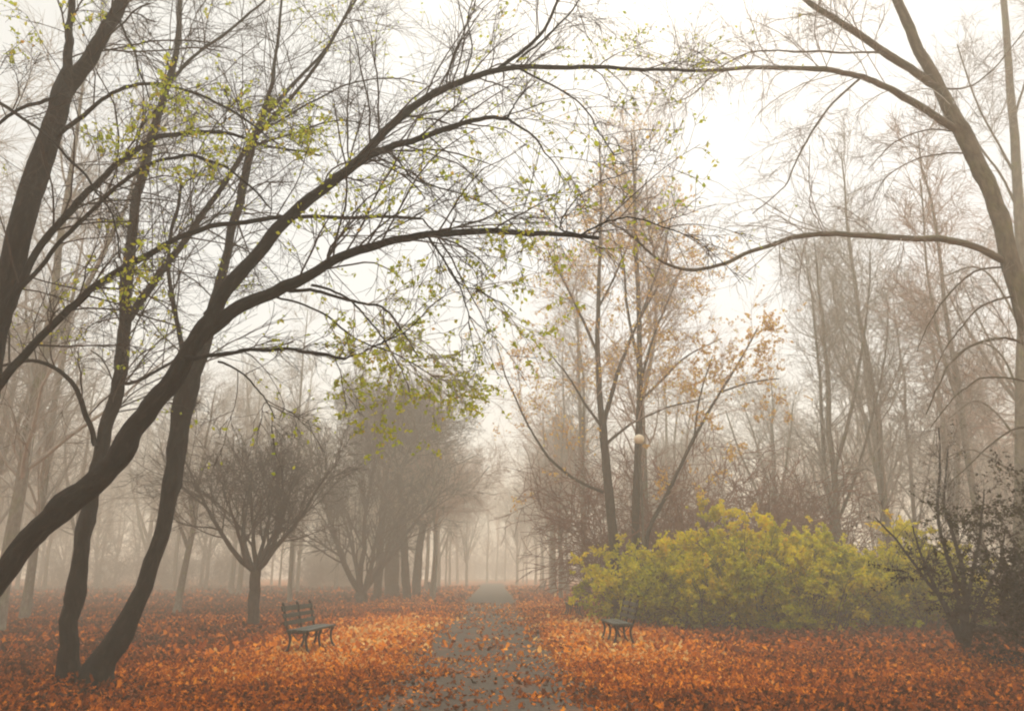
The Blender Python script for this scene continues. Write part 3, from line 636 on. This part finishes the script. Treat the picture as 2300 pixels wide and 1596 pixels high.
# ------------------------------------------------------------------ shrubs
def shrub(label, c, rx, ry, h, nst, nleaf, leaf, twig, seed, size=0.06, rmin=0.004, name="shrub", lean=0.0, arch=-0.10, n4=5):
    rng = np.random.default_rng(seed)
    t_ = thing(name, label, "shrub", (c[0], c[1], 0), "shrubs beside the path" if leaf is LEAF_BUSH else None)
    a = rng.uniform(0, 6.2832, nst); rr_ = np.sqrt(rng.uniform(0, 1, nst))
    st = np.stack([np.cos(a)*rr_*rx*0.72, np.sin(a)*rr_*ry*0.72, np.full(nst, -0.05)], -1)
    K = 9; pts = np.zeros((nst, K, 3)); pts[:, 0] = st
    d = norm(np.stack([np.cos(a)*rr_*0.55+lean, np.sin(a)*rr_*0.55, np.ones(nst)], -1)+rng.normal(size=(nst, 3))*0.15)
    L = h*(1.02-0.38*rr_**2)*rng.uniform(0.75, 1.12, nst)
    for k in range(1, K):
        d = norm(d+rng.normal(size=(nst, 3))*0.10+np.stack([np.cos(a)*rr_*0.06, np.sin(a)*rr_*0.06, np.full(nst, arch*k/K)], -1)); pts[:, k] = pts[:, k-1]+d*(L/(K-1))[:, None]
    rad = 0.016*np.linspace(1, .3, K)[None]*np.ones((nst, 1))
    p2, r2 = children(pts, rad, 8, rng, 0.05, 1, (52, 16), (h*0.32, 0.5), 0.3, 0.55, 6, 0.14, arch*0.6, rmin*1.4, None, .4)
    p3, r3 = children(p2, r2, n4, rng, 0.1, 1, (42, 14), (h*0.14, 0.5), 0.3, 0.7, 4, 0.16, -0.03, rmin, None, .6)
    g = merge([tubes(pts, rad, 5), tubes(p2, r2, 3), tubes(p3, r3, 3)]); mesh_obj("stems", g[0], g[1], twig, t_)
    if nleaf:
        cc = along(p3, int(nleaf*1.9), rng, 0.1); k = vnoise(cc, 2.0, seed+1) > -0.3; cc = cc[k][:nleaf]
        v, f, hh = leaf_geo(cc, size, rng, 0.25, 0.25)
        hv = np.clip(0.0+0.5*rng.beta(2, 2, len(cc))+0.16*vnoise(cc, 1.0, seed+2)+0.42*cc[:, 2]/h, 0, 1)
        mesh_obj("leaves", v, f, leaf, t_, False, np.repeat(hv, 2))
    return t_
b = G(1650, 1400)
def gp(px, py): return G(px, py)
def at_depth(px, Y):   # ground point below pixel column px at world Y
    v = FWD + (px-1150)/F*RIGHT
    return np.array([v[0]/v[1]*Y, Y, 0.0])
shrub("largest yellow-green shrub, its dome rising behind the bench", at_depth(1640, 26.0), 2.5, 2.2, 3.35, 85, 105000, LEAF_BUSH, TWIG_DARK, 301, 0.115)
shrub("yellowish end of the thicket, a low shrub overhanging the path beneath the slim orange-leaved trees", at_depth(1440, 28.0), 1.9, 2.3, 2.9, 50, 30000, LEAF_BUSH, TWIG_DARK, 302, 0.115)
shrub("olive shrub joined to the largest one, lower and farther from the path", at_depth(1850, 26.5), 2.0, 1.9, 3.05, 60, 30000, LEAF_BUSH, TWIG_DARK, 303, 0.115)
shrub("shrub at the thicket's outer end, half bare with dark gaps between leaves", at_depth(2000, 25.5), 1.6, 1.5, 2.9, 40, 22000, LEAF_BUSH, TWIG_DARK, 304, 0.115)
shrub("small low shrub filling the front of the yellow-green thicket", at_depth(1760, 24.2), 1.9, 1.0, 2.2, 40, 20000, LEAF_BUSH, TWIG_DARK, 305, 0.095)
shrub("small greenish shrub crowding the nearest bench's back", at_depth(1570, 25.4), 1.5, 1.0, 2.3, 40, 17000, LEAF_BUSH, TWIG_DARK, 306, 0.095)
shrub("dark brown tangled shrub with few leaves at the picture's edge", at_depth(2370, 13.6), 1.3, 1.6, 3.4, 120, 50000, LEAF_DARK, TWIG_DARK, 307, 0.06, 0.0035, "dark_shrub", arch=-0.06)
# loose stems beside the dark shrub
rng = np.random.default_rng(19)
base = G(2168, 1462); oT = base.copy(); dt = depth_of(base)
tT = thing("bare_shrub", "bare shrub of a few thin slanting stems before the dark tangled one", "shrub", base)
LT = []
for k, tr in enumerate([[base, (2135, 1380, dt), (2080, 1300, dt), (2020, 1220, dt), (1965, 1160, dt)], [base, (2150, 1330, dt), (2125, 1240, dt), (2105, 1150, dt), (2112, 1040, dt), (2108, 960, dt)],
                        [base, (2165, 1300, dt), (2140, 1200, dt), (2120, 1120, dt), (2130, 1000, dt)], [base, (2175, 1330, dt), (2200, 1200, dt), (2210, 1100, dt)], [base, (2120, 1360, dt), (2070, 1250, dt), (2050, 1180, dt)],
                        [base, (2190, 1380, dt), (2240, 1280, dt), (2260, 1180, dt)]]):
    LT.append(limb_mesh("stem", [t-np.array([0, 0, .1]) if isinstance(t, np.ndarray) else t for t in tr], 17, 4, BARK_DARK, tT, oT, S=7, seed=170+k))
clothe(tT, oT, LT, rng, per_m=4.5, L2=(0.7, 0.5), n3=5, n4=4, up=0.02, rmin=0.003, leaves=(500, 0.06, LEAF_DARK, 0.0, 71))

# ------------------------------------------------------------------ background trees
def proto(kind, seed):
    """returns (trunk geo, crown geo, leaves or None) around origin, ~12-16 m"""
    rng = np.random.default_rng(seed)
    H, r0, nb, La, up, ang = {"tall": (19, .19, 30, 4.6, .10, 48), "broad": (15, .22, 24, 5.6, .06, 55), "slender": (17, .11, 32, 3.0, .09, 42), "arching": (16, .19, 26, 5.2, -.06, 50)}[kind]
    K = 14
    z = np.linspace(-.3, H, K); t = np.linspace(0, 1, K)
    pts = np.stack([np.cumsum(rng.normal(0, .09, K))*t**.5, np.cumsum(rng.normal(0, .09, K))*t**.5, z], -1)[None]
    rad = (r0*(1-t)**.8+.02)[None]; rad[0, 0] *= 1.3
    pk = (pts, rad)
    tr = [tubes(pts, rad, 9, .04, seed)]
    nf = {"tall": 1, "broad": 4, "slender": 1, "arching": 2}[kind]
    pf, rf = children(pts, rad, nf, rng, .2, .45, (24, 6), (H*.62, .15), .3, .75, 12, .05, .09, .05, None, .25)
    tr.append(tubes(pf, rf, 7))
    allp = [(pts, rad, nb), (pf, rf, max(6, nb//2))]
    P1, R1 = [], []
    for a, b_, n in allp:
        p, q = children(a, b_, n, rng, .22, 1, (ang, 12), (La, .4), .6, .42, 8, .10, up, .018, None, .25); P1.append(p); R1.append(q)
    P1 = np.vstack(P1); R1 = np.vstack(R1)
    P2, R2 = children(P1, R1, 8, rng, .15, 1, (42, 14), (La*.42, .4), .45, .5, 6, .13, up*.6, .011, None, .4)
    P3, R3 = children(P2, R2, 6, rng, .1, 1, (38, 14), (La*.2, .4), .3, .7, 4, .16, 0, .007, None, .7)
    return merge(tr), merge([tubes(P1, R1, 4), tubes(P2, R2, 3), tubes(P3, R3, 3)]), P3

protos = {}
def bg_tree(kind, var, label, px, Y, rz, sc, group, mat=None, name="bare_tree", pos=None):
    loc = at_depth(px, Y) if pos is None else pos
    key = (kind, var)
    if key not in protos:
        tg, cg, _ = proto(kind, hash_seed[key])
        o = thing(name, label, "tree", loc, group, rz, sc)
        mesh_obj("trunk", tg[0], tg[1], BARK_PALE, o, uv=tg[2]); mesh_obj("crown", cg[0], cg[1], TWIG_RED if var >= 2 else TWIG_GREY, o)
        protos[key] = o
        return o
    return copy_thing(protos[key], label, loc, rz, sc, group)
hash_seed = {(k, v): 400+i*7+v for i, k in enumerate(("tall", "broad", "slender", "arching")) for v in range(3)}

gR = "bare trees in the mist behind the shrubs"; gL = "bare trees in the mist across the leaf-covered lawn"; gP = "trees lining the far end of the path"
def fog(px, Y, kind, var, label, group, sc=1.0):
    rz = (px*0.37+Y*1.3) % 6.28
    return bg_tree(kind, var, label, px, Y, rz, sc, group)
# ones that can be told apart
fog(1842, 33, "tall", 0, "twin-trunked bare tree rising above the thicket's highest shrub", gR, .85)
fog(1825, 34, "slender", 0, "slender bare tree crossing the twin-trunked one above the shrubs", gR, .95)
fog(1942, 44, "tall", 1, "pale thick-trunked tree between the curving grey trunk and the twin-trunked tree", gR, 1.15)
fog(2006, 40, "slender", 1, "thin straight tree in mist above the half-bare shrub", gR, .95)
fog(2090, 36, "arching", 0, "misty tree with arching branches behind the bare slanting stems", gR, .85)
fog(1720, 48, "broad", 0, "faint broad tree behind the yellow-green thicket", gR, .9)
fog(1252, 52, "slender", 1, "grey straight trunk closest to the path's far end, opposite the dense broad tree", gP, 1.0)
fog(1308, 44, "tall", 0, "wide faint trunk beside the low overhanging shrub", gP, .95)
fog(145, 30, "tall", 1, "pale trunk seen past the foot of the leaning trunk", gL, .8)
fog(232, 42, "arching", 0, "faint forked tree seen between the two dark stems", gL, .75)
fog(457, 33, "broad", 1, "faint tree on the lawn between the double-stemmed tree and the round-crowned one", gL, .62)
fog(40, 34, "broad", 0, "hazy tree nearest the picture edge beyond the lawn", gL, .9)
fog(90, 24, "tall", 1, "hazy forked tree rising behind the edge trunk's crossing limbs", gL, 1.0)
fog(-120, 26, "arching", 0, "arching hazy tree only partly inside the picture", gL, 1.1)
fog(690, 46, "slender", 0, "slender hazy tree rising behind the round-crowned tree", gL, 1.0)
fog(985, 50, "arching", 2, "reddish-brown arching crown spreading over the path behind the hanging green leaves", gP, .85)
fog(1235, 62, "broad", 2, "faint pinkish tree behind the low branch sweeping toward the path", gP, 1.0)
fog(2140, 30, "slender", 2, "fine-twigged hazy tree reaching high between the curving grey trunk's limbs", gR, 1.15)
fog(2330, 34, "arching", 2, "hazy arching tree rising at the picture edge past the straight pale trunk", gR, 1.15)
fog(1431, 36, "slender", 2, "tallest faint pinkish tree, its fine crown reaching above the orange-leaved trees", gR, 1.4)
fog(1950, 34, "slender", 0, "tall faint slender tree under the long wavy limb", gR, 1.25)
rng = np.random.default_rng(77)
lab = {"L": "faint grey bare tree deep in the mist across the lawn", "R": "faint grey bare tree deep in the mist behind the shrubs", "P": "ghostly tree lining the path where it fades into mist"}
kinds = ["tall", "broad", "slender", "arching"]
used = []
def try_place(x, y, side):
    for a, b_ in used:
        if (a-x)**2+(b_-y)**2 < 9: return
    used.append((x, y))
    k = kinds[rng.integers(0, 4)]; v = int(rng.integers(0, 3 if side != "L" else 2))
    bg_tree(k, v, lab[side], 0, 0, rng.uniform(0, 6.28), rng.uniform(.75, 1.15), {"L": gL, "R": gR, "P": gP}[side], pos=np.array([x, y, 0]))
for _ in range(80):
    y = rng.uniform(58, 125); try_place(-rng.uniform(9, 0.72*y+4), y, "L")
for _ in range(45):
    y = rng.uniform(54, 125); try_place(rng.uniform(9, 0.72*y+4), y, "R")
for y in (60, 70, 81, 93, 106, 120, 134): 
    try_place(-6.2+rng.uniform(-.5, .5), y, "P"); try_place(5.9+rng.uniform(-.5, .5), y+3, "P")
for x, y in ((-3.6, 112), (3.4, 120), (-1.2, 150), (2.2, 158), (-4.5, 142), (5.2, 146), (0.6, 176)):
    try_place(x, y, "P")
for k, (x, y, rx, h) in enumerate([(-14, 84, 6, 5), (-27, 78, 7, 5.5), (-41, 82, 7, 6), (-55, 80, 7, 5), (-20, 104, 8, 7), (-40, 108, 9, 7), (15, 86, 6, 6), (29, 82, 7, 6), (44, 84, 7, 6), (0, 190, 9, 9), (-15, 170, 9, 9), (15, 172, 9, 9)]):
    if k == 0:
        th = shrub("pale twiggy undergrowth dissolving into the mist far across the park", (x, y), rx, rx*.6, h, 90, 0, None, TWIG_GREY, 340, rmin=.012, name="bare_thicket", n4=6); th["group"] = "far misty undergrowth"
    else:
        copy_thing(th, th["label"], (x, y, 0), k*1.3, h/5.0, "far misty undergrowth")
# reddish undergrowth hedge behind the shrubs and along the far path
for k, (px, Y, rx, h, l) in enumerate([(1470, 34, 3.4, 7.6, "reddish-brown bare thicket behind the lamp post"), (1640, 36, 3.6, 7.2, "reddish-brown bare thicket showing above the largest shrub")]):
    shrub(l, at_depth(px, Y), rx, rx*.8, h, 95, 0, None, TWIG_RUST, 320+k, rmin=0.015, name="bare_thicket")

# ------------------------------------------------------------------ benches
def box(c, s, R=None):
    v = np.array([[x, y, z] for x in (-.5, .5) for y in (-.5, .5) for z in (-.5, .5)])*np.array(s)
    if R is not None: v = v@R.T
    return v+np.array(c), np.array([[0, 1, 3, 2], [4, 6, 7, 5], [0, 4, 5, 1], [2, 3, 7, 6], [0, 2, 6, 4], [1, 5, 7, 3]])
def join(bs):
    V, Q, o = [], [], 0
    for v, q in bs: V.append(v); Q.append(q+o); o += len(v)
    return np.vstack(V), np.vstack(Q)
def bevel(o, w=.006):
    m = o.modifiers.new("bevel", 'BEVEL'); m.width = w; m.segments = 2
def bench(label, loc, rz, L=1.9):
    """local: length along Y, faces +X"""
    t_ = thing("park_bench", label, "bench", loc, "park benches facing the path", rz)
    s = join([box((.02+k*.115, 0, .455+(.008 if k == 1 else 0)), (.104, L, .045)) for k in range(4)])
    o = mesh_obj("seat", s[0], s[1], WOOD, t_, False); bevel(o)
    a = math.radians(-14); R = np.array([[math.cos(a), 0, math.sin(a)], [0, 1, 0], [-math.sin(a), 0, math.cos(a)]])
    s = join([box((-.075-(z-.45)*.25+.028, 0, z), (.032, L, hh), R) for z, hh in ((.60, .085), (.74, .085), (.88, .10))])
    o = mesh_obj("backrest", s[0], s[1], WOOD, t_, False); bevel(o)
    for y in (-L/2+.12, 0, L/2-.12):
        up = catmull([(-.03, y, .42), (-.075, y, .55), (-.125, y, .75), (-.17, y, .95), (-.20, y, .985)], 14)
        r = np.full(14, .026)
        und = catmull([(-.03, y, .43), (.12, y, .415), (.28, y, .415), (.40, y, .43)], 8)
        parts = [tubes(up[None], r[None], 8), tubes(und[None], np.full((1, 8), .018), 8)]
        scroll = catmull([(.05, y, .41), (.12, y, .33), (.18, y, .28), (.25, y, .33), (.32, y, .41)], 12); parts.append(tubes(scroll[None], np.full((1, 12), .012), 6))
        g = merge(parts); fr = mesh_obj("frame", g[0], g[1], IRON, t_)
        for x0, sgn in ((-.02, -1), (.38, 1)):
            lg = catmull([(x0, y, .42), (x0-sgn*.035, y, .33), (x0-sgn*.03, y, .2), (x0+sgn*.005, y, .09), (x0+sgn*.05, y, .015)], 12)
            rr_ = np.interp(np.linspace(0, 1, 12), [0, .5, 1], [.034, .024, .034])
            ft, fq = box((x0+sgn*.05, y, .012), (.10, .05, .026))
            v, q, u = tubes(lg[None], rr_[None], 8)
            mesh_obj("leg", np.vstack([v, ft]), np.vstack([q, fq+len(v)]), IRON, fr, True)
    return t_
# near-left bench: near legs at pixel ~ (655..690,1460), far end ~ (718..752,1438)
b0 = G(648, 1474); bench("green slatted bench with dark iron legs on the leaves near the round-crowned tree", (b0[0]+.05, b0[1]+.95, .03), math.radians(-5), 2.0)
b2_ = G(1428, 1450)
bench("bench beside the yellow-green shrubs, seen end-on with its back to them", (b2_[0]-.12, b2_[1]+.8, .02), math.radians(181), 2.0)
b3 = G(1305, 1388)
bench("distant bench on the shrub side of the path, past the end-on one", (b3[0]-.02, b3[1]+.9, .05), math.radians(180))

b4 = G(968, 1338)
bench("faint distant bench across the path from the shrubs, beside the dense stems", (b4[0], b4[1], .03), 0)
b5 = G(1222, 1328)
bench("faintest bench, near the grey straight trunk at the path's far end", (b5[0], b5[1], .03), math.radians(180))

# ------------------------------------------------------------------ street lamp
lp = G(1453, 1402); dl = depth_of(lp)
top = P(1453, 986, dl)
hl = top[2]
tl = thing("street_lamp", "tall park lamp with one round frosted globe standing behind the low overhanging shrub", "street lamp", (lp[0], lp[1], 0))
zz = np.array([0, .02, .05, .5, .55, .6, hl-.25, hl-.22, hl-.17]); rr_ = np.array([.12, .12, .08, .075, .06, .05, .042, .075, .09])
pp = np.stack([np.zeros(9), np.zeros(9), zz], -1)
v, q, u = tubes(pp[None], rr_[None], 14); o = mesh_obj("post", v, q, POSTM, tl)
a = np.linspace(0.02, math.pi-.02, 15); pp = np.stack([0*a, 0*a, hl-.17*np.cos(a)], -1)
v, q, u = tubes(pp[None], (.18*np.sin(a))[None], 24); mesh_obj("globe", v, q, GLOBE, tl)

# ------------------------------------------------------------------ haze
bm_v, bm_q = box((0, 95, 13.5), (399, 309, 29.0))
hz, nt, out = new_mat("haze")
pv = nt.nodes.new("ShaderNodeVolumePrincipled"); pv.inputs["Density"].default_value = HAZE_DENSITY
pv.inputs["Color"].default_value = HAZE_COLOR; pv.inputs["Anisotropy"].default_value = 0.15
nt.links.new(pv.outputs[0], out.inputs["Volume"])
h_ = mesh_obj("haze", bm_v, bm_q[:, ::1], hz, None, False); tag(h_, "pale autumn mist hanging among the trees", "mist", kind="stuff")
